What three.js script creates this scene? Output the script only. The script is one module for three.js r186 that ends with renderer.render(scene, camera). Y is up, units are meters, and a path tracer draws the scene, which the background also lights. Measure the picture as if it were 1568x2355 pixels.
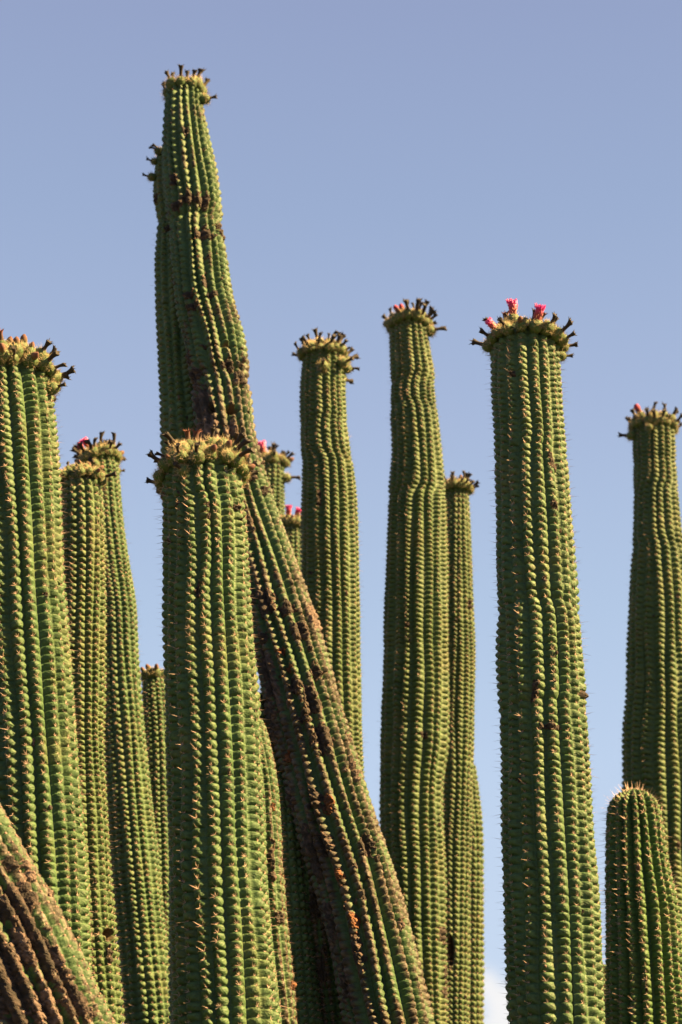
import * as THREE from 'three';
import { ImprovedNoise } from 'three/addons/math/ImprovedNoise.js';
import { mergeGeometries } from 'three/addons/utils/BufferGeometryUtils.js';

// ---------------------------------------------------------------- camera, sky, sun, exposure
const scene = new THREE.Scene();
const W = 1568, H = 2355;                              // the units in which the photograph was measured
const camera = new THREE.PerspectiveCamera(30, W / H, 0.1, 3000);
const PITCH = 22 * Math.PI / 180;
camera.position.set(0, 1.6, 0);
camera.rotation.set(PITCH, 0, 0);
camera.focus = 7.2; camera.userData.fStop = 3.6;
camera.updateMatrixWorld(true); camera.updateProjectionMatrix();
const EXPOSURE = 8.2;
const renderer = new THREE.WebGLRenderer({ antialias: true });
renderer.toneMapping = THREE.LinearToneMapping;
renderer.toneMappingExposure = EXPOSURE;
renderer.shadowMap.enabled = true;

const noise = new ImprovedNoise();
const N3 = (x, y, z) => noise.noise(x, y, z);
const fbm = (x, y, z, o = 4) => { let a = 0.5, s = 0; for (let i = 0; i < o; i++) { s += a * N3(x, y, z); x *= 2.03; y *= 2.03; z *= 2.03; a *= 0.5; } return s; };
const clamp = (x, a = 0, b = 1) => Math.min(b, Math.max(a, x));
const lerp = (a, b, t) => a + (b - a) * t;
const sstep = (a, b, x) => { const t = clamp((x - a) / (b - a)); return t * t * (3 - 2 * t); };
const rng = (seed) => { let a = seed >>> 0; return () => { a = (a + 0x6D2B79F5) | 0; let t = Math.imul(a ^ (a >>> 15), 1 | a); t = (t + Math.imul(t ^ (t >>> 7), 61 | t)) ^ t; return ((t ^ (t >>> 14)) >>> 0) / 4294967296; }; };
const lin = (hex) => { const c = new THREE.Color(hex); return [c.r, c.g, c.b]; };
const mix3 = (a, b, t) => [lerp(a[0], b[0], t), lerp(a[1], b[1], t), lerp(a[2], b[2], t)];

const SUN = new THREE.Vector3(Math.sin(1.33) * Math.cos(0.68), Math.sin(0.68), Math.cos(1.33) * Math.cos(0.68));
const sun = new THREE.DirectionalLight(new THREE.Color().setRGB(1, 0.63, 0.25), 5);
sun.position.copy(SUN).multiplyScalar(30).add(new THREE.Vector3(0, 3, -9)); sun.target.position.set(0, 3, -9);
sun.castShadow = true; sun.shadow.mapSize.set(4096, 4096);
Object.assign(sun.shadow.camera, { left: -8, right: 8, top: 8, bottom: -8, near: 1, far: 70 });
scene.add(sun, sun.target);

{ // the sky: air that pales towards the horizon, low fair-weather clouds all round
  const w = 1024, h = 512, d = new Float32Array(w * h * 4);
  const stops = [[-90, '#c9d8ee'], [0, '#d6e2f2'], [7, '#cbdcf2'], [14.6, '#bed2ed'], [19, '#b3c8e5'], [24.7, '#a8badb'], [31, '#9baed1'], [37, '#94a3c8'], [50, '#8594b8'], [90, '#7484a8']].map(([e, c]) => [e, lin(c)]);
  for (let j = 0; j < h; j++) for (let i = 0; i < w; i++) {
    const el = ((j + 0.5) / h - 0.5) * 180, az = ((i + 0.5) / w - 0.5) * 2 * Math.PI;
    let k = 0; while (k < stops.length - 2 && el > stops[k + 1][0]) k++;
    let c = mix3(stops[k][1], stops[k + 1][1], clamp((el - stops[k][0]) / (stops[k + 1][0] - stops[k][0])));
    const cx = Math.cos(az) * 7, cz = Math.sin(az) * 7;
    const n = fbm(cx + 3.2, el * 0.22, cz + 1.7, 5);
    const puff = 0.3 * Math.exp(-(((az + 1.489) / 0.05) ** 2));
    const cover = sstep(-0.01, 0.05, n + 0.02 + puff - Math.max(0, el) * 0.043);
    c = mix3(c, lin('#f7f6f6'), cover * (el > -3 ? 1 : 0));
    const o = (j * w + i) * 4;
    d[o] = c[0] / EXPOSURE; d[o + 1] = c[1] / EXPOSURE; d[o + 2] = c[2] / EXPOSURE; d[o + 3] = 1;
  }
  const t = new THREE.DataTexture(d, w, h, THREE.RGBAFormat, THREE.FloatType);
  t.mapping = THREE.EquirectangularReflectionMapping; t.magFilter = t.minFilter = THREE.LinearFilter; t.needsUpdate = true;
  scene.background = t; scene.environment = t;
}

// ---------------------------------------------------------------- helpers for things and parts
const taken = {};
const numbered = (n) => { const k = taken[n] = (taken[n] ?? -1) + 1; return k ? n + '_' + String(k).padStart(3, '0') : n; };
function thing(name, label, category, pos, group) {
  const o = new THREE.Group(); o.name = numbered(name); o.position.copy(pos);
  o.userData = { label, category }; if (group) o.userData.group = group;
  scene.add(o); return o;
}
function part(name, geo, mat, parent, kind) {
  const m = new THREE.Mesh(geo, mat); m.name = name; m.castShadow = m.receiveShadow = true;
  if (kind) m.userData.kind = kind;
  parent.add(m); return m;
}
const unproject = (x, y, depth) => {                   // the point at picture place x, y that stands depth metres away
  const p = new THREE.Vector3(x / W * 2 - 1, 1 - y / H * 2, 0.5).unproject(camera).sub(camera.position);
  return p.multiplyScalar(depth / -p.z).add(camera.position);
};
const _v = new THREE.Vector3();
const project = (p) => { _v.copy(p).project(camera); return [(_v.x + 1) / 2 * W, (1 - _v.y) / 2 * H]; };

// ---------------------------------------------------------------- materials
function noiseTexture(size, fn, srgb) {
  const d = new Uint8Array(size * size * 4);
  for (let j = 0; j < size; j++) for (let i = 0; i < size; i++) { const c = fn(i / size, j / size); const o = (j * size + i) * 4; d[o] = c[0] * 255; d[o + 1] = c[1] * 255; d[o + 2] = c[2] * 255; d[o + 3] = 255; }
  const t = new THREE.DataTexture(d, size, size); t.wrapS = t.wrapT = THREE.RepeatWrapping; t.magFilter = THREE.LinearFilter; t.minFilter = THREE.LinearFilter;
  if (srgb) t.colorSpace = THREE.SRGBColorSpace; t.needsUpdate = true; return t;
}
const torus = (u, v, f, o, s) => { const a = u * 2 * Math.PI, b = v * 2 * Math.PI, R = f / (2 * Math.PI); return fbm(R * Math.cos(a) + s + R * 0.7 * Math.sin(b), R * Math.sin(a) + s * 1.7, R * Math.cos(b) + s * 0.6, o); };
const skinMap = noiseTexture(512, (u, v) => {          // mottled waxy skin with pale specks of lime and small brown freckles
  const a = torus(u, v, 26, 4, 3.1), b = torus(u, v, 150, 2, 9.7), s = torus(u, v, 210, 1, 5.3);
  let k = 0.86 + a * 0.26 + b * 0.16; let c = [k, k, k * 0.99];
  if (s < -0.27) c = mix3(c, [0.52, 0.38, 0.30], sstep(-0.27, -0.36, s) * 0.7);
  return c.map((x) => clamp(x));
}, true);
const skinBump = noiseTexture(512, (u, v) => { const k = clamp(0.5 + torus(u, v, 60, 4, 7.7) * 0.9); return [k, k, k]; });
const skin = new THREE.MeshPhysicalMaterial({ vertexColors: true, map: skinMap, bumpMap: skinBump, bumpScale: 0.0025, roughness: 0.62, specularIntensity: 0.55 });
const crust = new THREE.MeshStandardMaterial({ vertexColors: true, bumpMap: skinBump, bumpScale: 0.006, roughness: 0.95 });
const spineMat = new THREE.MeshStandardMaterial({ color: new THREE.Color().setRGB(0.29, 0.215, 0.185), roughness: 0.7 });
const spineDark = new THREE.MeshStandardMaterial({ color: new THREE.Color().setRGB(0.16, 0.085, 0.06), roughness: 0.7 });
const strawMat = new THREE.MeshStandardMaterial({ color: new THREE.Color().setRGB(0.30, 0.245, 0.155), roughness: 0.8 });
const padMat = new THREE.MeshStandardMaterial({ color: new THREE.Color().setRGB(0.15, 0.095, 0.08), roughness: 0.95 });
const fruitMat = new THREE.MeshStandardMaterial({ vertexColors: true, roughness: 0.75 });
const driedMat = new THREE.MeshStandardMaterial({ vertexColors: true, roughness: 0.9 });
const petalMat = new THREE.MeshPhysicalMaterial({ vertexColors: true, roughness: 0.7, transmission: 0.35, thickness: 0 });

// ---------------------------------------------------------------- ground, out of the frame below
{
  const g = new THREE.CircleGeometry(1500, 96); g.rotateX(-Math.PI / 2);
  const p = g.attributes.position, uv = new Float32Array(p.count * 2);
  for (let i = 0; i < p.count; i++) { uv[2 * i] = p.getX(i) / 3; uv[2 * i + 1] = p.getZ(i) / 3; }
  g.setAttribute('uv', new THREE.BufferAttribute(uv, 2));
  const soil = noiseTexture(512, (u, v) => { const a = torus(u, v, 18, 5, 2.2), b = torus(u, v, 170, 2, 4.4); const k = clamp(0.24 + a * 0.25 + b * 0.25); return [k * 1.0, k * 0.95, k * 0.72]; }, true);
  const m = part('ground', g, new THREE.MeshStandardMaterial({ map: soil, bumpMap: soil, bumpScale: 0.02, roughness: 1 }), scene);
  m.userData.kind = 'structure';
}

// ---------------------------------------------------------------- one ribbed column of cactus
const FR = [0, 0.08, 0.22, 0.43, 0.67, 0.87];          // places along a tubercle where rings of vertices lie
const PHI_NEAR = [-0.5, -0.38, -0.25, -0.12, 0, 0.12, 0.25, 0.38], PHI_FAR = [-0.5, -0.34, -0.2, -0.07, 0.07, 0.2, 0.34];   // across a rib
const PHI_BACK = [-0.5, -0.22, 0, 0.22];

const GREEN = [0.043, 0.094, 0.036], OLIVE = [0.049, 0.093, 0.034], FRESH = [0.044, 0.103, 0.027];
class Column {
  constructor(s) {
    Object.assign(this, { ribs: 18, D: 0.165, A: 0.95, dome: 0.75, phase: 0.08, wander: 0.14, twist: 0, squeeze: [], kinks: [], cork: 0, scars: [], holes: [], green: GREEN }, s);
    this.rand = rng(s.seed * 7919 + 13);
    const [d0, d1] = Array.isArray(s.d) ? s.d : [s.d, s.d]; this.depth = d1;
    const y0 = s.pts[0][0], y1 = s.pts[s.pts.length - 1][0];
    const P = [], R = [];
    s.pts.forEach(([y, x, hw], i) => {
      const d = lerp(d0, d1, (y - y0) / (y1 - y0)), a = s.pts[Math.max(0, i - 1)], b = s.pts[Math.min(s.pts.length - 1, i + 1)];
      const c = (b[0] - a[0]) / Math.hypot(b[0] - a[0], b[1] - a[1]);
      const p = unproject(x, y, d); P.push(p); R.push(unproject(x + hw, y, d).sub(p).length() * c);
    });
    const last = P[P.length - 1], dir = last.clone().sub(P[P.length - 2]).normalize();
    let q = last.clone(), r = R[R.length - 1];
    while (q.y > -0.15) { dir.x *= 0.97; dir.normalize(); q = q.clone().addScaledVector(dir, 0.3); P.push(q); R.push(r); }
    const curve = new THREE.CatmullRomCurve3(P, false, 'centripetal');
    const M = 600; this.M = M; this.len = curve.getLength();
    curve.arcLengthDivisions = 2000;
    this.C = []; this.R = []; this.U = []; this.V = []; this.T = [];
    const X = new THREE.Vector3(1, 0, 0);
    for (let i = 0; i <= M; i++) {
      const tt = curve.getUtoTmapping(i / M), k = tt * (P.length - 1), a = Math.min(P.length - 2, Math.floor(k)), f = k - a;
      const r0 = R[Math.max(0, a - 1)], r1 = R[a], r2 = R[a + 1], r3 = R[Math.min(R.length - 1, a + 2)];
      const cr = 0.5 * (2 * r1 + (r2 - r0) * f + (2 * r0 - 5 * r1 + 4 * r2 - r3) * f * f + (3 * r1 - r0 - 3 * r2 + r3) * f * f * f);
      const T = curve.getTangent(tt).normalize(), U = X.clone().addScaledVector(T, -X.dot(T)).normalize(), V = U.clone().cross(T);
      if (V.z < 0) V.negate();
      this.C.push(curve.getPoint(tt)); this.R.push(cr); this.U.push(U); this.V.push(V); this.T.push(T);
    }
    // picture heights to lengths along the axis
    const pp = this.C.map((c) => project(c)), py = pp.map((c) => c[1]); this.py = py;
    this.perD = (ax) => { const i = Math.round(clamp(ax / this.len * M, 2, M - 3)); if (py[i + 2] > H + 260 || py[i + 2] < py[i - 2]) return null; return 4 * this.len / M / Math.hypot(pp[i + 2][0] - pp[i - 2][0], pp[i + 2][1] - pp[i - 2][1]); };
    this.atY = (y) => { let i = 0; while (i < M && py[i] < y) i++; return i / M * this.len; };
    const yl = this.atY(H + 170); this.seen = Math.min(this.len, yl);
    const mpp = (R[Math.max(1, s.pts.length - 1)]) / s.pts[s.pts.length - 1][2];
    this.sq = this.squeeze.map(([y, a, w]) => [this.atY(y), a, w * mpp]);
    this.kk = this.kinks.map(([y, a, w]) => [this.atY(y), a, w * mpp]);
    // tubercle numbers along the axis
    this.Rt = this.R[0]; this.hd = this.Rt * this.dome; this.Ld = Math.PI / 2 * (this.Rt + this.hd) / 2;
    let per = mpp; this.pitchTop = s.pitch[0] * (this.perD(0) ?? mpp); this.pitchLow = s.pitch[1] * (this.perD(this.seen * 0.92) ?? mpp);
    this.total = this.len - this.hd + this.Ld;
    this.tq = [0]; let t = 0; const step = 0.25;
    while (t < this.total) {
      per = this.perD(Math.max(0, t - this.Ld + this.hd)) ?? per;
      let p = lerp(s.pitch[0], s.pitch[1], clamp(t / this.seen)) * per * (1 + 0.32 * N3(t * 3.4, s.seed * 3.7, 0.5));
      for (const [c, a, w] of this.sq) p *= 1 - Math.min(0.5, a * 2.4) * Math.exp(-(((t - c) / w) ** 2));
      if (t < this.Ld) p *= lerp(0.6, 1, t / this.Ld);
      t += Math.max(0.006, p) * step; this.tq.push(t);
    }
    this.nq = (this.tq.length - 1) * step;
    this.ph = []; for (let k = 0; k < this.ribs; k++) this.ph.push((this.rand() - 0.5) * this.phase);
    this.origin = new THREE.Vector3(this.C[M].x, 0, this.C[M].z);
  }
  tOfQ(q) { const x = clamp(q * 4, 0, this.tq.length - 1.001), i = Math.floor(x); return lerp(this.tq[i], this.tq[i + 1], x - i); }
  qOfT(t) { let a = 0, b = this.tq.length - 1; while (b - a > 1) { const m = (a + b) >> 1; if (this.tq[m] > t) b = m; else a = m; } return (a + (t - this.tq[a]) / (this.tq[b] - this.tq[a] + 1e-9)) / 4; }
  ribPhase(k, q) { k = ((k % this.ribs) + this.ribs) % this.ribs; return this.ph[k] + 0.55 * this.phase * N3(q * 0.06, k * 3.3, this.seed); }
  ribShift(k, t) { k = ((k % this.ribs) + this.ribs) % this.ribs; let w = this.wander * 2.2 * N3(t * 1.9, k * 5.1 + 0.3, this.seed * 1.3); for (const [c, a, s] of this.kk) w += a * Math.tanh((t - c) / s) * (1 + 0.5 * Math.sin(k * 2.4)); return w; }
  frame(t) {
    const dome = t < this.Ld, al = dome ? t / this.Ld * Math.PI / 2 : Math.PI / 2;
    const ax = dome ? this.hd * (1 - Math.cos(al)) : this.hd + t - this.Ld;
    const x = clamp(ax / this.len * this.M, 0, this.M - 0.001), i = Math.floor(x), f = x - i;
    let r = lerp(this.R[i], this.R[i + 1], f); for (const [c, a, w] of this.sq) r *= 1 - 1.6 * a * Math.exp(-(((t - c) / w) ** 2));
    return { al, i, f, r };
  }
  // a point of the surface: u counts ribs round the column, q counts tubercles down it
  point(u, q, out, extra = 0) {
    const k = Math.round(u), x = Math.abs(u - k) * 2, k2 = u >= k ? k + 1 : k - 1, s = x / 2;
    const phase = lerp(this.ribPhase(k, q), this.ribPhase(k2, q), s);
    const t = this.tOfQ(Math.max(0, q + phase * clamp(q / 4) + 0.05 * x * clamp(q / 3)));
    const { al, i, f, r } = this.frame(t);
    const th = 2 * Math.PI / this.ribs * (u + (lerp(this.ribShift(k, t), this.ribShift(k2, t), s)) * clamp(q / 6)) + this.twist * t + this.seed;
    const cs = Math.cos(th), sn = Math.sin(th), sa = Math.sin(al), ca = Math.cos(al);
    const fr = q - Math.floor(q), g = Math.pow(fr, 0.7), b = Math.pow(Math.max(0, 4 * g * (1 - g)), 0.72);
    const crest = 1 - Math.pow(x, 1.85), pitch = lerp(this.pitchTop, this.pitchLow, clamp(t / this.seen));
    const rho = r * sa, uneven = N3(cs * 1.7 + this.seed, sn * 1.7, t * 2.6) * 0.045 * r;
    const ribD = this.D * (1 + 0.25 * N3(k * 2.7, t * 1.5, this.seed + 4.4));
    const bead = this.A * pitch * (0.8 + 0.75 * N3(k * 1.9 + 0.4, Math.floor(q) * 0.83, this.seed)) * (1 - b) * Math.pow(clamp(1 - Math.pow(x / 0.96, 1.9)), 0.9) * sstep(0, 0.5, sa);
    let dl = -rho * ribD * (1 - crest) - bead + uneven + extra;
    const C = this.C[i], C2 = this.C[i + 1], U = this.U[i], V = this.V[i], T = this.T[i];
    const nx = U.x * cs + V.x * sn, ny = U.y * cs + V.y * sn, nz = U.z * cs + V.z * sn;
    out.p.set(lerp(C.x, C2.x, f) + nx * rho, lerp(C.y, C2.y, f) + ny * rho, lerp(C.z, C2.z, f) + nz * rho);
    out.n.set(nx * sa - T.x * ca, ny * sa - T.y * ca, nz * sa - T.z * ca);
    out.x = x; out.fr = fr; out.t = t; out.k = k; out.crest = crest; out.r = r;
    for (const h of this.holeAt) {
      const du = Math.abs(u - h.u) * 2 * Math.PI * r / this.ribs, dt = t - h.t, e = Math.hypot(du / h.rx, dt / h.ry) + 0.25 * N3(u * 2.3, t * 60, 1.1);
      if (e < 1.5) { const a = 1 - sstep(0.72, 1.05, e); dl = lerp(dl, Math.min(dl, 0) - h.depth, a); out.hole = Math.max(out.hole ?? 0, 1 - sstep(0.8, 1.3, e)); }
    }
    out.p.addScaledVector(out.n, dl);
    return out;
  }
  // the place u, q of the near face that shows at picture place x, y
  find(x, y) {
    if (!this.grid) {
      this.grid = []; const o = { p: new THREE.Vector3(), n: new THREE.Vector3() }, h = this.holeAt; this.holeAt = [];
      for (let q = 1; q < this.nq; q += 0.5) for (let u = 0; u < this.ribs; u += 0.25) {
        this.point(u, q, o); if (o.n.dot(_v.copy(camera.position).sub(o.p)) <= 0) continue;
        const [a, b] = project(o.p); if (b > H + 200) continue; this.grid.push([a, b, u, q, o.t]);
      }
      this.holeAt = h;
    }
    let best = null, bd = 1e9; for (const g of this.grid) { const d = (g[0] - x) ** 2 + (g[1] - y) ** 2; if (d < bd) { bd = d; best = g; } }
    return { u: best[2], q: best[3], t: best[4] };
  }
  mpp(t) { const { i } = this.frame(t); const d = this.C[i].clone().sub(camera.position); return 2 * Math.tan(15 * Math.PI / 180) * Math.abs(d.dot(camera.getWorldDirection(new THREE.Vector3()))) / H; }

  build() {
    this.holeAt = [];
    this.holeAt = this.holes.map(([x, y, rx, ry, depth]) => { const f = this.find(x, y), m = this.mpp(f.t); return { u: f.u, t: f.t, rx: rx * m, ry: ry * m, depth }; });
    const root = this.root = thing('columnar_cactus', this.label, 'cactus', this.origin);
    const cols = [];
    for (let k = 0; k < this.ribs; k++) {
      const th = 2 * Math.PI / this.ribs * k + this.seed, front = Math.sin(th) > -0.08;
      for (const ph of front ? (this.depth < 8.8 ? PHI_NEAR : PHI_FAR) : PHI_BACK) cols.push(k + ph);
    }
    cols.push(cols[0] + this.ribs);
    const qSeen = this.qOfT(this.seen), rows = [];
    for (let q = 0; q < qSeen; q++) for (const f of FR) rows.push(q + f);
    for (let q = Math.ceil(qSeen); q < this.nq; q += 1) rows.push(q + 0.3);
    rows.push(this.nq - 0.01); rows[0] = 0.02;
    const nc = cols.length, nr = rows.length, pos = new Float32Array(nc * nr * 3), col = new Float32Array(nc * nr * 3), uv = new Float32Array(nc * nr * 2), idx = new Uint32Array((nc - 1) * (nr - 1) * 6);
    const o = { p: new THREE.Vector3(), n: new THREE.Vector3() }, og = this.origin;
    const G = this.green, tan = [0.14, 0.10, 0.08], brown = [0.022, 0.016, 0.013], grey = [0.076, 0.064, 0.058].map((v) => v * (this.pale ?? 1.2));
    for (let j = 0; j < nr; j++) for (let i = 0; i < nc; i++) {
      o.hole = 0; this.point(cols[i], rows[j], o); let bark = 0;
      const v = j * nc + i, p = o.p;
      uv[v * 2] = cols[i] / this.ribs * Math.round(2 * Math.PI * this.Rt / 0.3); uv[v * 2 + 1] = o.t / 0.3;
      const n1 = fbm(p.x * 5, p.y * 5, p.z * 5, 3), n2 = fbm(p.x * 38, p.y * 38, p.z * 38, 3), n3 = N3(o.k * 3.1, Math.floor(rows[j]) * 1.7, this.seed);
      const m = 1 + 0.4 * n1 + 0.3 * n2 + 0.14 * n3;
      let c = [G[0] * m * (1 + 0.25 * n1), G[1] * m, G[2] * m * (1 - 0.3 * n2)];
      c = mix3(c, [0.085, 0.075, 0.036], 0.28 * sstep(0.1, 0.32, n1 + 0.5 * n2));   // yellowed, dusty patches
      // cork round the areoles
      const ar = Math.exp(-((o.x / 0.15) ** 2) - (((o.fr < 0.5 ? o.fr : o.fr - 1) - 0.09) / 0.11) ** 2);
      c = mix3(c, tan, clamp(ar * (0.24 + n2 * 0.9)));
      // old bark on the ribs
      if (this.cork) {
        const lv = typeof this.cork === 'function' ? this.cork(o.t / this.seen, cols[i], o) : this.cork;
        const k = sstep(0.0, 0.22, o.crest * 0.92 - 0.9 + lv * 0.62 + n1 * 0.75 + n2 * 0.5);
        c = mix3(c, mix3(grey, brown, sstep(-0.1, 0.28, n2 * 1.3 + n1 * 0.6 + (this.dark ?? 0))), k * 0.93); bark = k * (0.006 * n2 + 0.009 * Math.abs(N3(p.x * 55, p.y * 22, p.z * 55)) - 0.003);
      }
      if (o.hole > 0) c = mix3(c, [0.085, 0.058, 0.043], clamp(o.hole * 1.2));
      if (bark) p.addScaledVector(o.n, bark);
      pos[v * 3] = p.x - og.x; pos[v * 3 + 1] = p.y; pos[v * 3 + 2] = p.z - og.z;
      col[v * 3] = c[0]; col[v * 3 + 1] = c[1]; col[v * 3 + 2] = c[2];
    }
    let w = 0;
    for (let j = 0; j < nr - 1; j++) for (let i = 0; i < nc - 1; i++) { const a = j * nc + i, b = a + 1, c = a + nc, d = c + 1; idx[w++] = a; idx[w++] = b; idx[w++] = c; idx[w++] = b; idx[w++] = d; idx[w++] = c; }
    const g = new THREE.BufferGeometry();
    g.setAttribute('position', new THREE.BufferAttribute(pos, 3)); g.setAttribute('color', new THREE.BufferAttribute(col, 3)); g.setAttribute('uv', new THREE.BufferAttribute(uv, 2)); g.setIndex(new THREE.BufferAttribute(idx, 1));
    g.computeVertexNormals();
    const nn = g.attributes.normal; for (let j = 0; j < nr; j++) { const a = j * nc, b = a + nc - 1, x = nn.getX(a) + nn.getX(b), y = nn.getY(a) + nn.getY(b), z = nn.getZ(a) + nn.getZ(b), l = Math.hypot(x, y, z) || 1; nn.setXYZ(a, x / l, y / l, z / l); nn.setXYZ(b, x / l, y / l, z / l); }
    // faces look outwards
    { const c0 = new THREE.Vector3(); this.point(0.1, qSeen / 2, o); const jj = Math.floor(nr / 2), vi = jj * nc + 5; this.point(cols[5], rows[jj], o); c0.fromBufferAttribute(nn, vi); if (c0.dot(o.n) < 0) { for (let i = 0; i < idx.length; i += 3) { const t = idx[i]; idx[i] = idx[i + 1]; idx[i + 1] = t; } for (let i = 0; i < nn.array.length; i++) nn.array[i] *= -1; } }
    tris += idx.length / 3;
    part('stem', g, skin, root);
    this.spines(); this.makeScars(); if (this.crown) this.makeCrown();
  }

  spines() {
    const S = this.spine ?? {}, dens = S.density ?? 1, len = (S.len ?? 0.027), rand = this.rand, o = { p: new THREE.Vector3(), n: new THREE.Vector3() };
    const list = [], pads = [], near = [], m = new THREE.Matrix4(), qt = new THREE.Quaternion(), q2 = new THREE.Quaternion(), Z = new THREE.Vector3(0, 0, 1), sc = new THREE.Vector3(), og = this.origin;
    const qEnd = this.qOfT(Math.min(this.total, this.seen));
    for (let k = 0; k < this.ribs; k++) for (let q = 1; q < qEnd; q++) {
      o.hole = 0; this.point(k, q + 0.04, o); const r1 = rand(), r2 = rand(), r3 = rand(), r4 = rand(), r5 = rand();
      if (o.hole > 0.2 || o.t > this.seen) continue;
      qt.setFromUnitVectors(Z, o.n); q2.setFromAxisAngle(Z, r1 * 6.283); qt.multiply(q2);
      const p = o.p.clone().sub(og);
      if (pads) pads.push(new THREE.Matrix4().compose(p, qt, sc.set(1, 1, 0.8).multiplyScalar((S.pad ?? 0.0018) * (0.75 + 0.5 * r2))));
      if (r3 > dens * (q < 5 ? 0.6 : 1)) continue;
      const mm = new THREE.Matrix4().compose(p, qt, sc.set(1, 1, 1).multiplyScalar(len * (0.7 + 0.6 * r4)));
      const facing = o.n.dot(_v.copy(camera.position).sub(o.p).normalize()), [px, py] = project(o.p);
      if (S.parts && facing > 0.12 && px > 0 && px < W && py < H && py > 0) near.push([facing, mm, r5]); else list.push([mm, r5]);
    }
    near.sort((a, b) => b[0] - a[0]);
    near.forEach(([, mm, r], i) => { if (i < 300) { const x = part('spine_cluster', clusters[Math.floor(r * clusters.length)], spineMat, this.root); x.applyMatrix4(mm); } else list.push([mm, r]); });
    clusters.forEach((geo, ci) => {
      const l = list.filter(([, r]) => Math.floor(r * clusters.length) === ci); if (!l.length) return;
      const im = new THREE.InstancedMesh(geo, S.dark ? spineDark : spineMat, l.length); l.forEach(([mm], i) => im.setMatrixAt(i, mm));
      im.name = 'spines'; im.userData.kind = 'stuff'; im.castShadow = im.receiveShadow = true; this.root.add(im);
    });
    const ip = new THREE.InstancedMesh(padGeo, padMat, pads.length); pads.forEach((mm, i) => ip.setMatrixAt(i, mm)); ip.name = 'areoles'; ip.userData.kind = 'stuff'; ip.castShadow = ip.receiveShadow = true; this.root.add(ip);
  }

  makeScars() {
    const o = { p: new THREE.Vector3(), n: new THREE.Vector3() };
    const rd = rng(this.seed * 31 + 5), [, , hw] = this.pts[2], more = [];
    for (let i = 0; i < (this.nicks ?? 9); i++) {          // small nicks scattered over the side in view
      const y = lerp(this.pts[0][0] + 90, Math.min(H, this.pts[this.pts.length - 1][0]), rd()), k = this.pts.findIndex((p) => p[0] > y), a = this.pts[Math.max(0, k - 1)], b = this.pts[k < 0 ? this.pts.length - 1 : k];
      const f = clamp((y - a[0]) / (b[0] - a[0] || 1)), x = lerp(a[1], b[1], f) + lerp(a[2], b[2], f) * (rd() * 1.7 - 0.85), s = 0.9 * (0.035 + 0.035 * rd() ** 2) * hw * (this.nickSize ?? 1);
      more.push([x, y, s, s * (0.8 + 1.4 * rd()), rd() < 0.75 ? 'dark' : 'tan']);
    }
    [...this.scars, ...more].forEach(([x, y, rx, ry, kind = 'dark'], si) => {
      if (si < this.scars.length) { rx *= 1.25; ry *= 1.25; }
      const f = this.find(x, y), mp = this.mpp(f.t), r = this.frame(f.t).r, n = si >= this.scars.length ? 12 : 26;
      const du = rx * mp * 1.5 / (2 * Math.PI * r / this.ribs), dq = ry * mp * 1.5 / lerp(this.pitchTop, this.pitchLow, clamp(f.t / this.seen));
      const pos = [], col = [], uv = [], idx = [];
      for (let j = 0; j <= n; j++) for (let i = 0; i <= n; i++) {
        const a = i / n * 2 - 1, b = j / n * 2 - 1; o.hole = 0; this.point(f.u + a * du, f.q + b * dq, o);
        const p = o.p, e = 1 - Math.hypot(a, b) * 1.35 + 1.5 * fbm(p.x * 34 + si, p.y * 34, p.z * 34, 3), k = sstep(-0.08, 0.12, e);
        const rough = fbm(p.x * 110, p.y * 110, p.z * 110, 3), lump = N3(p.x * 45, p.y * 45, p.z * 45 + si);
        const lift = lerp(-0.012, (this.cork ? 0.006 : 0.003) + Math.max(0, lump) * 0.008 + rough * 0.012, k); p.addScaledVector(o.n, lift);
        pos.push(p.x - this.origin.x, p.y, p.z - this.origin.z); uv.push(i / n * rx * mp * 10, j / n * ry * mp * 10);
        const w = sstep(-0.25, 0.35, rough * 1.4 + lump * 0.5);
        let c = kind === 'tan' ? mix3([0.05, 0.036, 0.03], [0.115, 0.085, 0.074], w) : kind === 'orange' ? mix3([0.04, 0.018, 0.01], [0.13, 0.052, 0.02], w) : mix3([0.007, 0.006, 0.005], [0.034, 0.025, 0.021], w * w);
        if (kind === 'dark') c = mix3(c, [0.11, 0.075, 0.062], sstep(0.34, 0.05, e) * 0.7 * sstep(-0.2, 0.2, rough + 0.1));
        col.push(...c);
      }
      for (let j = 0; j < n; j++) for (let i = 0; i < n; i++) { const a = j * (n + 1) + i; idx.push(a, a + 1, a + n + 1, a + 1, a + n + 2, a + n + 1); }
      const g = new THREE.BufferGeometry(); g.setAttribute('position', new THREE.Float32BufferAttribute(pos, 3)); g.setAttribute('color', new THREE.Float32BufferAttribute(col, 3)); g.setAttribute('uv', new THREE.Float32BufferAttribute(uv, 2)); g.setIndex(idx); g.computeVertexNormals();
      tris += idx.length / 3;
      const s = part('scar', g, crust, this.root); if (kind === 'orange') s.userData.label = 'orange brown scab';
    });
  }

  makeCrown() {
    const cr = this.crown, rand = this.rand, o = { p: new THREE.Vector3(), n: new THREE.Vector3() }, list = [], up = new THREE.Vector3(0, 1, 0), size = cr.size * (cr.fat ?? 0.82) * this.mpp(0);
    const put = (u, t, tilt, sure) => {
      if (rand() < (cr.gap ?? 0.08) && !sure) return;
      this.point(u, this.qOfT(t), o); const n = o.n.clone().addScaledVector(up, tilt).normalize(); n.x += (rand() - 0.5) * 0.35; n.z += (rand() - 0.5) * 0.35; n.normalize();
      list.push({ sure, p: o.p.clone(), n, s: size * (0.78 + 0.4 * rand()), u, t });
    };
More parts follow.
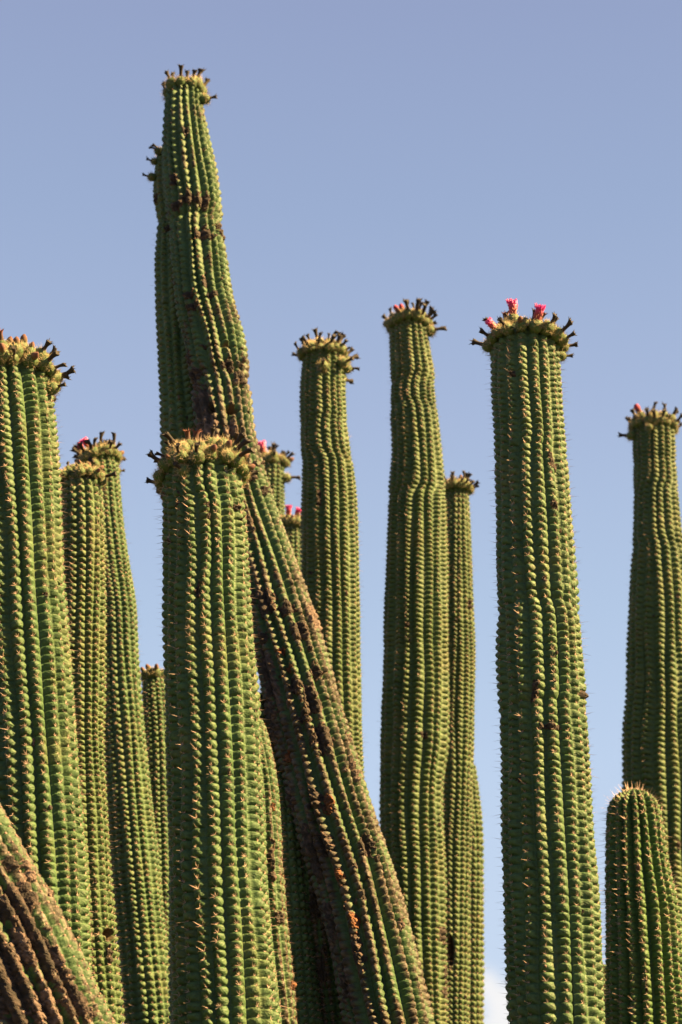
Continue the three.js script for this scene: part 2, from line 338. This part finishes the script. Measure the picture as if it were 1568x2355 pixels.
    const rings = cr.rings ?? [[0.84, 1, 0.5], [0.6, 0.65, 0.45], [0.33, 0.35, 0.2]];
    for (const [a, share, tilt] of rings) {
      const c = Math.max(3, Math.round(this.ribs * share)), off = rand();
      for (let i = 0; i < c; i++) put(Math.round((i + off) * this.ribs / c) + (share < 1 ? (rand() - 0.5) * 0.5 : 0), this.Ld * (a + (rand() - 0.5) * 0.13), tilt + (rand() - 0.5) * 0.25);
    }
    for (let i = 0; i < (cr.stray ?? 2); i++) put(Math.floor(rand() * this.ribs), this.Ld * (1.12 + rand() * 0.3), 0.1);
    for (const [x, y] of cr.extra ?? []) { const f = this.find(x, y); put(f.u, f.t, 0.15, true); }
    for (const f of list) { f.tip = project(f.p.clone().addScaledVector(f.n, f.s * 2.6)); f.type = rand() < (cr.dried ?? 0.6) || f.sure ? 'dried' : rand() < 0.25 ? 'bud' : 'bare'; }
    for (const [x, y, type] of cr.flowers ?? []) { let b = null, bd = 1e9; for (const f of list) { if (f.set) continue; const front = f.n.dot(_v.copy(camera.position).sub(f.p).normalize()) < -0.45 ? 1e4 : 0, d = (f.tip[0] - x) ** 2 + (f.tip[1] - y) ** 2 + front; if (d < bd) { bd = d; b = f; } } if (b) {
        b.type = type; b.set = true;                        // the flower leans the way it does in the photograph
        const d = -_v.copy(b.p).applyMatrix4(camera.matrixWorldInverse).z, ray = unproject(x, y, 1).sub(camera.position), k = d / -ray.clone().transformDirection(camera.matrixWorldInverse).multiplyScalar(ray.length()).z;
        const to = ray.multiplyScalar(k).add(camera.position).sub(b.p).normalize(); if (to.dot(b.n) > 0.2 && to.y > -0.2) b.n.lerp(to, 0.8).normalize();
      } }
    const q = new THREE.Quaternion(), spin = new THREE.Quaternion();
    for (const f of list) {
      q.setFromUnitVectors(up, f.n); spin.setFromAxisAngle(up, rand() * 6.283); q.multiply(spin);
      const v = Math.floor(rand() * fruits.length), b = part('fruit', fruits[v], fruitMat, this.root);
      b.position.copy(f.p).sub(this.origin).addScaledVector(f.n, f.s * 0.35); b.quaternion.copy(q); b.scale.setScalar(f.s);
      part('fruit_spines', fruitSpines[Math.floor(rand() * fruitSpines.length)], strawMat, b, 'stuff');
      const k = Math.floor(rand() * 97), sc = (cr.dryScale ?? 1) * (0.8 + 0.45 * rand());
      const add = (name, geo, mat, s, label) => { const m = part(name, geo, mat, b); m.scale.setScalar(s); m.position.y = 0.85; if (label) m.userData.label = label; };
      if (f.type === 'dried') add('dried_flower', dried[k % dried.length], driedMat, sc);
      else if (f.type === 'bud') add('flower_bud', buds[k % buds.length], driedMat, 0.9 + 0.2 * rand());
      else if (f.type === 'rose') add('flower_bud', rosebuds[k % rosebuds.length], driedMat, 1.2, 'dull red flower bud');
      else if (f.type === 'pink') add('flower', flowers[k % flowers.length], petalMat, cr.bloom ?? 1.25, 'bright pink open flower');
      else if (f.type === 'rust') add('withered_flower', rusts[k % rusts.length], driedMat, 1.15, 'rust coloured withered flower');
    }
  }
}
let tris = 0;

// ---------------------------------------------------------------- small pieces shared by all columns
function cone(dir, len, r, sides = 3, base = [0, 0, 0], bend = 0) {
  const g = new THREE.ConeGeometry(r, len, sides, bend ? 3 : 1, true); g.translate(0, len / 2, 0);
  if (bend) { const p = g.attributes.position; for (let i = 0; i < p.count; i++) { const y = p.getY(i) / len; p.setX(i, p.getX(i) + bend * len * y * y); } g.computeVertexNormals(); }
  g.applyQuaternion(new THREE.Quaternion().setFromUnitVectors(new THREE.Vector3(0, 1, 0), dir)); g.translate(...base); return g;
}
const clusters = [];
{
  const r = rng(77);
  for (let v = 0; v < 5; v++) {
    const g = [], c = 7 + Math.floor(r() * 3);
    for (let i = 0; i < c; i++) { const a = (i + r() * 0.6) / c * 6.283, el = 0.25 + r() * 0.5; g.push(cone(new THREE.Vector3(Math.cos(a) * Math.cos(el), Math.sin(a) * Math.cos(el), Math.sin(el)), 0.42 + 0.28 * r(), 0.032)); }
    g.push(cone(new THREE.Vector3((r() - 0.5) * 0.6, (r() - 0.5) * 0.6, 1).normalize(), 0.9 + 0.5 * r(), 0.032));
    if (r() < 0.5) g.push(cone(new THREE.Vector3((r() - 0.5), (r() - 0.5), 1).normalize(), 0.75 + 0.3 * r(), 0.03));
    clusters.push(mergeGeometries(g));
  }
}
const padGeo = new THREE.IcosahedronGeometry(1, 1);
const colour = (g, fn) => { const p = g.attributes.position, c = new Float32Array(p.count * 3); for (let i = 0; i < p.count; i++) c.set(fn(p.getX(i), p.getY(i), p.getZ(i)), i * 3); g.setAttribute('color', new THREE.BufferAttribute(c, 3)); return g; };
const fruits = [], fruitSpines = [], dried = [], buds = [], rosebuds = [], flowers = [], rusts = [];
{
  const r = rng(404);
  for (let v = 0; v < 4; v++) {
    const g = new THREE.SphereGeometry(1, 20, 14), p = g.attributes.position, e = 1.05 + 0.25 * r();
    for (let i = 0; i < p.count; i++) { const x = p.getX(i), y = p.getY(i), z = p.getZ(i), k = 1 + 0.16 * N3(x * 3.2 + v * 7, y * 3.2, z * 3.2) + 0.07 * N3(x * 8, y * 8 + v, z * 8); p.setXYZ(i, x * k, y * k * e, z * k); }
    g.computeVertexNormals();
    fruits.push(colour(g, (x, y, z) => { const k = sstep(0.05, 0.3, N3(x * 6 + v, y * 6, z * 6)), m = 1 + 0.5 * N3(x * 3, y * 3 + v, z * 3); return mix3([0.028 * m, 0.068 * m, 0.015], [0.06, 0.062, 0.028], k * 0.7); }));
    const s = [];
    for (let i = 0; i < 52; i++) {
      const y = 1 - 0.95 * (i + r()) / 52, a = i * 2.39996 + r() * 0.5, q = Math.sqrt(Math.max(0, 1 - y * y)), n = new THREE.Vector3(q * Math.cos(a), y, q * Math.sin(a));
      for (let c = 0; c < 3; c++) s.push(cone(n.clone().add(new THREE.Vector3(r() - 0.5, r() - 0.5, r() - 0.5).multiplyScalar(1.9)).normalize(), 0.4 + 0.8 * r(), 0.026, 3, n.clone().multiplyScalar(0.93).toArray()));
    }
    fruitSpines.push(mergeGeometries(s));
  }
  const tube = (prof, bend, seed, sides = 9) => {            // a withered tube: rings of [height, radius], bent sideways
    const g = new THREE.CylinderGeometry(1, 1, 1, sides, prof.length - 1, false), p = g.attributes.position, L = prof[prof.length - 1][0];
    for (let i = 0; i < p.count; i++) {
      const k = Math.round((p.getY(i) + 0.5) * (prof.length - 1)), [y, rad] = prof[k], a = Math.atan2(p.getZ(i), p.getX(i)), c = Math.hypot(p.getX(i), p.getZ(i)) < 0.01 ? 0 : 1;
      const w = rad * (1 + 0.35 * N3(Math.cos(a) * 2 + seed, y * 4, Math.sin(a) * 2)) * c;
      p.setXYZ(i, Math.cos(a) * w + bend * (y / L) ** 2, y, Math.sin(a) * w);
    }
    g.computeVertexNormals(); return g;
  };
  for (let v = 0; v < 7; v++) {
    const L = 1.4 + 0.6 * r(), b = (r() - 0.35) * 1.5, g = [tube([[0, 0.34], [L * 0.15, 0.28], [L * 0.5, 0.24], [L * 0.75, 0.32], [L * 0.92, 0.44], [L, 0.38]], b, v * 3.1)];
    for (let i = 0; i < 5; i++) { const a = i * 1.3 + r(); g.push(cone(new THREE.Vector3(Math.cos(a) * 0.9, 0.4 + r(), Math.sin(a) * 0.9).normalize(), 0.3 + 0.35 * r(), 0.13, 4, [b + Math.cos(a) * 0.22, L * 0.93, Math.sin(a) * 0.22], 0.4)); }
    g.forEach((x) => x.deleteAttribute('uv'));
    dried.push(colour(mergeGeometries(g), (x, y, z) => { const m = 1 + 0.7 * N3(x * 5, y * 5, z * 5 + v); return y < 0.35 ? [0.028 * m, 0.016 * m, 0.013 * m] : [0.011 * m, 0.009 * m, 0.009 * m]; }));
  }
  for (let v = 0; v < 3; v++) buds.push(colour(tube([[0, 0.42], [0.3, 0.5], [0.7, 0.46], [1.0, 0.3], [1.2, 0.08]], 0.1, v * 9.2), (x, y, z) => { const m = 1 + 0.5 * N3(x * 5, y * 5, z * 5); return mix3([0.07, 0.065, 0.028], [0.085, 0.038, 0.032], sstep(0.2, 0.9, y)).map((k) => k * m); }));
  for (let v = 0; v < 2; v++) rosebuds.push(colour(tube([[0, 0.42], [0.5, 0.46], [1.0, 0.52], [1.4, 0.4], [1.6, 0.2]], 0.1, v * 6.2), (x, y, z) => { const m = 1 + 0.5 * N3(x * 5, y * 5, z * 5); return mix3([0.08, 0.028, 0.025], [0.22, 0.022, 0.05], sstep(0.3, 1.2, y)).map((k) => k * m); }));
  for (let v = 0; v < 4; v++) {                              // pink trumpet with ragged petals
    const pk = [0.60, 0.010, 0.26], or = [0.26, 0.036, 0.048], g = [tube([[0, 0.42], [0.4, 0.5], [0.9, 0.52], [1.5, 0.53], [1.8, 0.5]], 0.1, v * 5.7, 12)];
    for (let i = 0; i < 22; i++) { const a = i / 22 * 6.283 + r() * 0.3, o = i % 2 ? 0.52 : 0.34; const q = cone(new THREE.Vector3(Math.cos(a) * 0.4, 1, Math.sin(a) * 0.4).normalize(), 0.4 + 0.3 * r(), 0.2, 5, [Math.cos(a) * o + 0.1, 1.6, Math.sin(a) * o], 0.3 * (r() - 0.3)); g.push(q); }
    for (let i = 0; i < 26; i++) { const a = r() * 6.283, y = 0.15 + 1.2 * r(), o = 0.46 + 0.1 * y; g.push(cone(new THREE.Vector3(Math.cos(a) * 0.5, 1, Math.sin(a) * 0.5).normalize(), 0.28, 0.09, 4, [Math.cos(a) * o, y, Math.sin(a) * o])); }
    g.forEach((x) => x.deleteAttribute('uv'));
    flowers.push(colour(mergeGeometries(g), (x, y, z) => mix3(or, pk, sstep(0.9, 1.8, y + 0.3 * N3(x * 4, y * 4, z * 4 + v))).map((k) => k * (1 + 0.3 * N3(x * 6, y * 6, z * 6)))));
    const h = [tube([[0, 0.38], [0.5, 0.36], [1.0, 0.4], [1.4, 0.5]], 0.25, v * 2.2)];
    for (let i = 0; i < 14; i++) { const a = i / 14 * 6.283 + r(); h.push(cone(new THREE.Vector3(Math.cos(a), 0.5 + r() * 0.8, Math.sin(a)).normalize(), 0.35 + 0.35 * r(), 0.14, 4, [0.25 + Math.cos(a) * 0.3, 1.3, Math.sin(a) * 0.3], 0.5)); }
    h.forEach((x) => x.deleteAttribute('uv'));
    rusts.push(colour(mergeGeometries(h), (x, y, z) => { const m = 1 + 0.6 * N3(x * 5, y * 5 + v, z * 5); return mix3([0.045, 0.024, 0.017], [0.09, 0.028, 0.018], sstep(0.7, 1.5, y)).map((k) => k * m); }));
  }
}

// ---------------------------------------------------------------- the columns: [picture height, centre, half width]
const OLD = (t, u, o) => clamp(0.2 * sstep(0.33, 0.5, t) * sstep(0.15, -0.5, o.n.x) + 0.02 + 0.18 * sstep(0.2, 0.33, t) + 0.9 * sstep(0.30, 0.40, t) * sstep(0.50, 0.42, t) * 0.35 + 0.22 * sstep(0.36, 0.6, t));
const specs = [
  { key: 'leaning', seed: 1, d: [9.2, 8.2], ribs: 18, D: 0.23, A: 0.62, pitch: [14, 19], wander: 0.2, cork: OLD, pale: 1, nicks: 42, nickSize: 2.2, spine: { len: 0.017, density: 0.45, dark: true },
    label: 'tallest column, leaning right, with brown bark, dark scabs and round holes',
    pts: [[205, 424, 44], [260, 423, 49], [300, 426, 55], [400, 437, 65], [480, 446, 66], [530, 449, 64], [600, 459, 67], [700, 471, 71], [800, 495, 73], [900, 508, 71], [1000, 521, 71], [1100, 541, 76], [1200, 570, 80], [1320, 610, 83], [1500, 665, 89], [1700, 718, 94], [1900, 775, 99], [2100, 836, 103], [2355, 893, 106], [2480, 918, 108]],
    squeeze: [[540, 0.07, 16], [905, 0.06, 22]], kinks: [[545, 0.22, 30], [905, -0.3, 40]],
    holes: [[534, 941, 15, 13, 0.08], [487, 942, 10, 14, 0.05], [546, 1012, 7, 8, 0.04], [517, 797, 8, 8, 0.035], [640, 1080, 0.1, 0.1, 0]],
    scars: [[433, 455, 13, 12], [460, 467, 11, 13], [412, 424, 9, 8], [413, 478, 10, 11], [468, 541, 17, 10], [501, 532, 13, 10], [437, 680, 9, 8], [486, 680, 9, 8], [445, 706, 10, 9], [447, 818, 10, 17], [460, 866, 15, 20], [463, 925, 20, 42], [475, 985, 22, 26, 'tan'], [525, 850, 12, 14], [553, 868, 13, 13], [536, 985, 12, 14, 'tan'], [578, 1090, 12, 14], [603, 1130, 9, 9],
      [612, 1389, 24, 26], [655, 1396, 12, 14], [690, 1456, 15, 20], [704, 1425, 12, 30, 'tan'], [611, 1468, 14, 16], [681, 1573, 13, 15], [721, 1545, 12, 15], [716, 1609, 15, 30], [700, 1652, 13, 15], [744, 1692, 17, 32], [628, 1560, 18, 60], [640, 1660, 18, 40], [655, 1500, 8, 10, 'orange'], [665, 1540, 7, 8, 'orange'], [672, 1742, 9, 14, 'orange'],
      [688, 1838, 16, 20], [725, 1844, 16, 20], [754, 1851, 9, 14, 'orange'], [749, 1944, 18, 22], [839, 1951, 12, 24], [758, 2121, 14, 50], [826, 2189, 11, 32], [806, 2270, 12, 40], [725, 1970, 10, 60], [780, 2010, 8, 10, 'orange'], [812, 2120, 8, 16, 'orange'], [790, 1700, 9, 14, 'tan'], [806, 1770, 8, 20, 'tan']],
    crown: { fat: 1.02, size: 14, dried: 0.85, gap: 0, stray: 0, rings: [[0.6, 0.55, 0.9], [0.3, 0.25, 0.6]], dryScale: 1, extra: [[468, 232]] } },
  { key: 'tall_rear', seed: 2, d: [9.4, 8.55], ribs: 15, pitch: [14, 18], green: GREEN,
    label: 'shaded dark green column standing close behind left of the leaning column',
    pts: [[345, 386, 26], [400, 389, 36], [450, 392, 42], [500, 396, 38], [535, 396, 38], [600, 404, 51], [700, 409, 56], [800, 417, 58], [900, 423, 60], [1000, 430, 63], [1400, 445, 66], [2355, 455, 68]], squeeze: [[525, 0.08, 12]], kinks: [[525, 0.3, 15]],
    scars: [[385, 520, 12, 9], [368, 460, 8, 10]],
    crown: { size: 12, dried: 0.7, gap: 0.1, stray: 0, rings: [[0.7, 0.35, 0.3]], extra: [[355, 372], [351, 410], [362, 345]] } },
  { key: 'front', seed: 3, d: [6.9, 6.7], ribs: 18, pitch: [16, 23.5], A: 0.85, green: GREEN, spine: { len: 0.031, parts: true },
    label: 'broad front column with a thick spiny fruit crown, left of the leaning column',
    pts: [[1035, 463, 88], [1090, 465, 92], [1150, 468, 97], [1200, 471, 99], [1300, 474, 102], [1400, 477, 105], [1500, 481, 107], [1600, 487, 110], [1806, 496, 112], [2000, 502, 116], [2200, 513, 121], [2355, 522, 126], [2480, 527, 129]], squeeze: [[1215, 0.015, 12]], kinks: [[1215, -0.14, 16], [1400, 0.1, 40]],
    scars: [[456, 1362, 7, 18], [481, 1164, 6, 6], [411, 1158, 6, 6], [483, 1186, 5, 5], [536, 1171, 8, 5], [520, 1262, 3, 4], [545, 1200, 5, 4]],
    crown: { fat: 1.02, size: 14, dried: 0.5, gap: 0.03, stray: 4, rings: [[0.98, 1, 0.35], [0.82, 1, 0.4], [0.65, 0.8, 0.4], [0.46, 0.5, 0.3], [0.25, 0.3, 0.1]], flowers: [[433, 985, 'rust'], [450, 990, 'rust']] } },
  { key: 'left_edge', seed: 4, d: [6.6, 6.5], ribs: 18, pitch: [15, 21], D: 0.18, A: 0.88, green: GREEN, spine: { len: 0.030, parts: true },
    label: 'thick column cut by the left edge of the picture, with brown buds on its crown',
    pts: [[815, 12, 92], [860, 15, 100], [1000, 27, 106], [1200, 38, 106], [1400, 48, 108], [1600, 62, 111], [1800, 76, 113], [2000, 88, 114], [2200, 98, 115], [2480, 108, 116]],
    crown: { fat: 1.08, size: 14.5, dried: 0.55, gap: 0.03, stray: 2, rings: [[1.0, 1, 0.25], [0.78, 0.8, 0.35], [0.52, 0.5, 0.3], [0.28, 0.3, 0.1]], extra: [[118, 868]], flowers: [[0, 775, 'rust'], [40, 762, 'bud'], [57, 768, 'bud'], [25, 772, 'bud'], [75, 778, 'bud']] } },
  { key: 'second_left', seed: 5, d: 7.55, ribs: 16, pitch: [15, 18], green: OLIVE,
    label: 'slim column with a low dry crown, wedged beside the thick left edge column',
    pts: [[1078, 182, 44], [1130, 186, 51], [1200, 188, 55], [1400, 188, 58], [1600, 186, 59], [1700, 184, 59], [1900, 192, 60], [2100, 204, 62], [2300, 220, 64], [2480, 232, 66]],
    holes: [[247, 2147, 15, 15, 0.05]], scars: [[252, 2190, 6, 18]],
    crown: { size: 12, dried: 0.15, gap: 0.1, stray: 2, rings: [[0.95, 0.9, 0.2], [0.65, 0.6, 0.3], [0.35, 0.3, 0.2]] } },
  { key: 'left_flower', seed: 6, d: 9.6, ribs: 16, pitch: [11, 16.5], green: GREEN,
    label: 'narrow column with one pink flower and dark fruit stubs, behind the slim left column',
    pts: [[1040, 221, 41], [1080, 230, 43], [1200, 241, 45], [1300, 253, 47], [1400, 266, 49], [1520, 271, 50], [1700, 283, 54], [2000, 310, 60], [2355, 342, 62], [2480, 352, 62]],
    crown: { fat: 0.98, size: 12.5, dried: 0.75, gap: 0.08, stray: 2, flowers: [[188, 1003, 'pink'], [178, 1012, 'rose']], dryScale: 1.05 } },
  { key: 'little', seed: 7, d: 10.0, ribs: 13, pitch: [11, 15], green: GREEN,
    label: 'small low column top with reddish buds in the gap left of the front column',
    pts: [[1545, 352, 26], [1600, 356, 31], [1800, 366, 36], [2100, 372, 40], [2355, 378, 42], [2480, 380, 42]],
    crown: { size: 13, dried: 0.4, gap: 0.1, stray: 0, rings: [[0.75, 0.7, 0.5]], flowers: [[327, 1535, 'bud'], [340, 1535, 'bud']] } },
  { key: 'mid_left_sky', seed: 8, d: 10.3, ribs: 17, pitch: [10, 15.5], green: OLIVE,
    label: 'straight column with a ring of dark fruit stubs, directly right of the leaning column',
    pts: [[795, 745, 48], [840, 744, 51], [900, 742, 54], [1000, 746, 57], [1100, 755, 64], [1200, 758, 68], [1300, 760, 69], [1500, 762, 69], [1700, 766, 71], [1806, 767, 72], [2100, 770, 73], [2480, 772, 75]], squeeze: [[1005, 0.02, 12], [1085, 0.02, 14]], kinks: [[1005, 0.16, 14], [1085, -0.25, 14]], scars: [[735, 1145, 5, 16], [718, 1320, 4, 4]],
    crown: { size: 13, dried: 0.8, gap: 0.05, stray: 3, extra: [[793, 850], [742, 845]], dryScale: 1.05 } },
  { key: 'behind_lean_a', seed: 9, d: 12.4, ribs: 14, pitch: [10, 13],
    label: 'column top with a single pink flower peeking out right of the leaning column',
    pts: [[1052, 624, 30], [1090, 625, 31], [1150, 624, 32], [1300, 628, 36], [1700, 640, 42], [2480, 650, 46]],
    crown: { size: 12, dried: 0.75, gap: 0.1, stray: 1, flowers: [[603, 1025, 'pink']], extra: [[654, 1100]], dryScale: 1.05 } },
  { key: 'behind_lean_b', seed: 10, d: 12.1, ribs: 14, pitch: [10, 13],
    label: 'lowest flowering top, two pink flowers, in the gap between two columns',
    pts: [[1196, 672, 26], [1240, 670, 28], [1400, 672, 32], [1800, 676, 38], [2480, 680, 42]],
    crown: { size: 11.5, dried: 0.4, gap: 0.05, stray: 0, flowers: [[664, 1175, 'pink'], [685, 1178, 'pink']] } },
  { key: 'mid_right_sky', seed: 11, d: 10.8, ribs: 17, pitch: [9.5, 14.5], green: OLIVE,
    label: 'column with pink buds whose trunk overlaps a narrower one on its right',
    pts: [[728, 938, 44], [770, 940, 46], [820, 944, 50], [870, 949, 54], [905, 949, 53], [950, 951, 57], [1050, 959, 61], [1150, 959, 69], [1300, 958, 73], [1500, 956, 78], [1700, 953, 81], [1806, 947, 75], [2000, 950, 76], [2200, 955, 74], [2480, 962, 74]], squeeze: [[905, 0.035, 12], [960, 0.025, 10], [1165, 0.024, 14], [1520, 0.012, 20], [1700, 0.012, 16]], kinks: [[905, 0.25, 14], [965, -0.2, 12], [1165, 0.3, 14]],
    scars: [[935, 1437, 5, 7], [975, 1690, 5, 6], [1011, 2152, 11, 14], [1014, 2249, 6, 30]],
    crown: { size: 13, dried: 0.75, gap: 0.05, stray: 3, flowers: [[905, 698, 'rose'], [920, 690, 'rose']], dryScale: 1.1, extra: [[985, 765]] } },
  { key: 'mid_right_rear', seed: 12, d: 11.3, ribs: 16, pitch: [10, 13.5], green: OLIVE,
    label: 'narrow column with a small crown and a dark slot low down, tucked behind its neighbour',
    pts: [[1112, 1050, 28], [1150, 1050, 30], [1250, 1050, 36], [1400, 1050, 41], [1500, 1052, 43], [1700, 1048, 43], [2000, 1042, 43], [2355, 1040, 41], [2480, 1040, 41]],
    holes: [[1037, 2188, 10, 34, 0.06]], scars: [[1077, 1390, 7, 7]],
    crown: { size: 11, dried: 0.75, gap: 0.05, stray: 0, dryScale: 1.05, extra: [[1080, 1118]] } },
  { key: 'mid_right_back', seed: 13, d: 11.8, ribs: 15, pitch: [12, 15.5], green: OLIVE,
    label: 'rearmost bare shoulder of a column bulging out on the right of the narrow one',
    pts: [[1748, 1062, 32], [1800, 1068, 33], [1900, 1076, 36], [2000, 1078, 36], [2355, 1079, 35], [2480, 1079, 35]] },
  { key: 'right_big', seed: 14, d: [7.6, 7.3], ribs: 17, pitch: [13.5, 22], A: 0.85, green: GREEN, spine: { len: 0.030, parts: true },
    label: 'large free standing column on the right with bright pink flowers on top',
    pts: [[752, 1208, 76], [800, 1208, 79], [900, 1211, 83], [1000, 1217, 84], [1100, 1223, 88], [1200, 1228, 91], [1300, 1232, 94], [1400, 1238, 97], [1500, 1241, 102], [1600, 1246, 103], [1700, 1252, 104], [1900, 1259, 109], [2100, 1269, 114], [2355, 1279, 114], [2480, 1283, 115]], squeeze: [[1100, 0.014, 20], [1455, 0.026, 16], [1690, 0.02, 14]], kinks: [[1090, 0.1, 20], [1462, -0.14, 28], [1680, 0.12, 20]],
    scars: [[1270, 1065, 9, 13], [1231, 1592, 7, 26], [1262, 1672, 24, 8], [1340, 1600, 14, 6], [1276, 1160, 7, 8], [1250, 1335, 4, 4], [1180, 860, 5, 6]],
    crown: { bloom: 1.1, fat: 0.94, rings: [[0.95, 1, 0.28], [0.7, 0.7, 0.35], [0.42, 0.4, 0.2]], size: 15, dried: 0.6, gap: 0.04, stray: 2, flowers: [[1182, 700, 'pink'], [1240, 705, 'pink'], [1130, 745, 'pink'], [1160, 712, 'rust'], [1252, 720, 'rust']], dryScale: 1.0 } },
  { key: 'far_right', seed: 15, d: 12, ribs: 17, pitch: [10.5, 15.5], green: OLIVE,
    label: 'wavy column cut by the right edge of the picture, above the short young one',
    pts: [[960, 1502, 47], [1010, 1504, 50], [1100, 1507, 52], [1200, 1511, 56], [1300, 1515, 66], [1400, 1517, 73], [1500, 1518, 77], [1600, 1519, 82], [1700, 1517, 87], [1800, 1520, 92], [2000, 1526, 98], [2355, 1532, 104], [2480, 1534, 106]], squeeze: [[1090, 0.025, 12], [1160, 0.02, 12], [1290, 0.02, 14]], kinks: [[1150, 0.3, 14], [1280, -0.2, 16]], scars: [[1562, 1940, 6, 8]],
    crown: { size: 12.5, dried: 0.8, gap: 0.04, stray: 2, flowers: [[1468, 942, 'rose']], dryScale: 1.05 } },
  { key: 'young', seed: 16, d: [8.6, 8.5], ribs: 18, pitch: [14.5, 18], D: 0.26, A: 0.85, dome: 0.85, green: FRESH, spine: { len: 0.036, parts: true },
    label: 'short fresh green column with a round spiny tip at the lower right',
    pts: [[1817, 1455, 58], [1900, 1460, 67], [2000, 1466, 76], [2100, 1476, 87], [2200, 1482, 93], [2355, 1490, 100], [2480, 1495, 104]] },
  { key: 'green_behind', seed: 17, cork: 0.32, d: 7.15, ribs: 16, pitch: [17, 22], green: GREEN, A: 0.5,
    label: 'pale crinkled column squeezed behind the right side of the front column',
    pts: [[1640, 560, 40], [1700, 566, 55], [1806, 584, 58], [2000, 594, 60], [2100, 601, 61], [2355, 625, 62], [2480, 632, 62]], scars: [[637, 2112, 10, 13], [628, 1980, 8, 30], [672, 2264, 8, 10, 'orange'], [622, 1860, 7, 8, 'orange']], spine: { len: 0.022, dark: true } },
  { key: 'dark_gap', seed: 18, d: [8.65, 8.42], ribs: 14, pitch: [16, 19], green: GREEN,
    label: 'shaded column of a few dark ribs between front and leaning columns',
    pts: [[1590, 572, 30], [1700, 606, 38], [1806, 652, 38], [2000, 668, 42], [2200, 682, 46], [2355, 694, 50], [2480, 702, 52]] },
  { key: 'dark_gap_b', seed: 19, d: 8.55, ribs: 14, pitch: [16, 20], green: GREEN, cork: 0.6,
    label: 'blackened column low in the gap along the leaning column underside',
    pts: [[1900, 712, 34], [2000, 725, 42], [2200, 748, 50], [2355, 766, 54], [2480, 776, 55]], scars: [[722, 2080, 10, 26], [742, 2230, 9, 40], [700, 2010, 9, 14]] },
  { key: 'sliver', seed: 20, d: 9, ribs: 14, pitch: [16, 18], green: GREEN,
    label: 'thin dark column showing in the slit beside the short young column',
    pts: [[2215, 1380, 18], [2260, 1385, 22], [2355, 1392, 26], [2480, 1396, 28]] },
  { key: 'trunk', seed: 21, d: 5.9, ribs: 26, pitch: [24, 25], D: 0.18, A: 0.5, wander: 0.2, phase: 0.8, cork: 0.46, dark: 0.12, pale: 1.9, nicks: 46, nickSize: 2.4, green: GREEN, spine: { len: 0.01, density: 0.06, pad: 0.0045 },
    label: 'old bark covered trunk leaning across the bottom left corner',
    pts: [[1640, -262, 150], [1800, -192, 158], [2000, -88, 168], [2200, 14, 178], [2355, 84, 182], [2600, 200, 186]],
    scars: [[25, 2090, 30, 40], [70, 2130, 22, 30], [105, 2200, 25, 55], [40, 2290, 40, 60], [20, 2220, 24, 50], [150, 2300, 20, 40], [90, 2060, 10, 14, 'tan'], [200, 2330, 12, 14, 'tan'], [60, 2010, 10, 20, 'tan'], [100, 2330, 30, 30, 'tan'], [60, 2190, 20, 30, 'tan']] },
];
for (const s of specs) { const c = new Column(s); c.build(); }
console.log('stem triangles', Math.round(tris));

renderer.render(scene, camera);
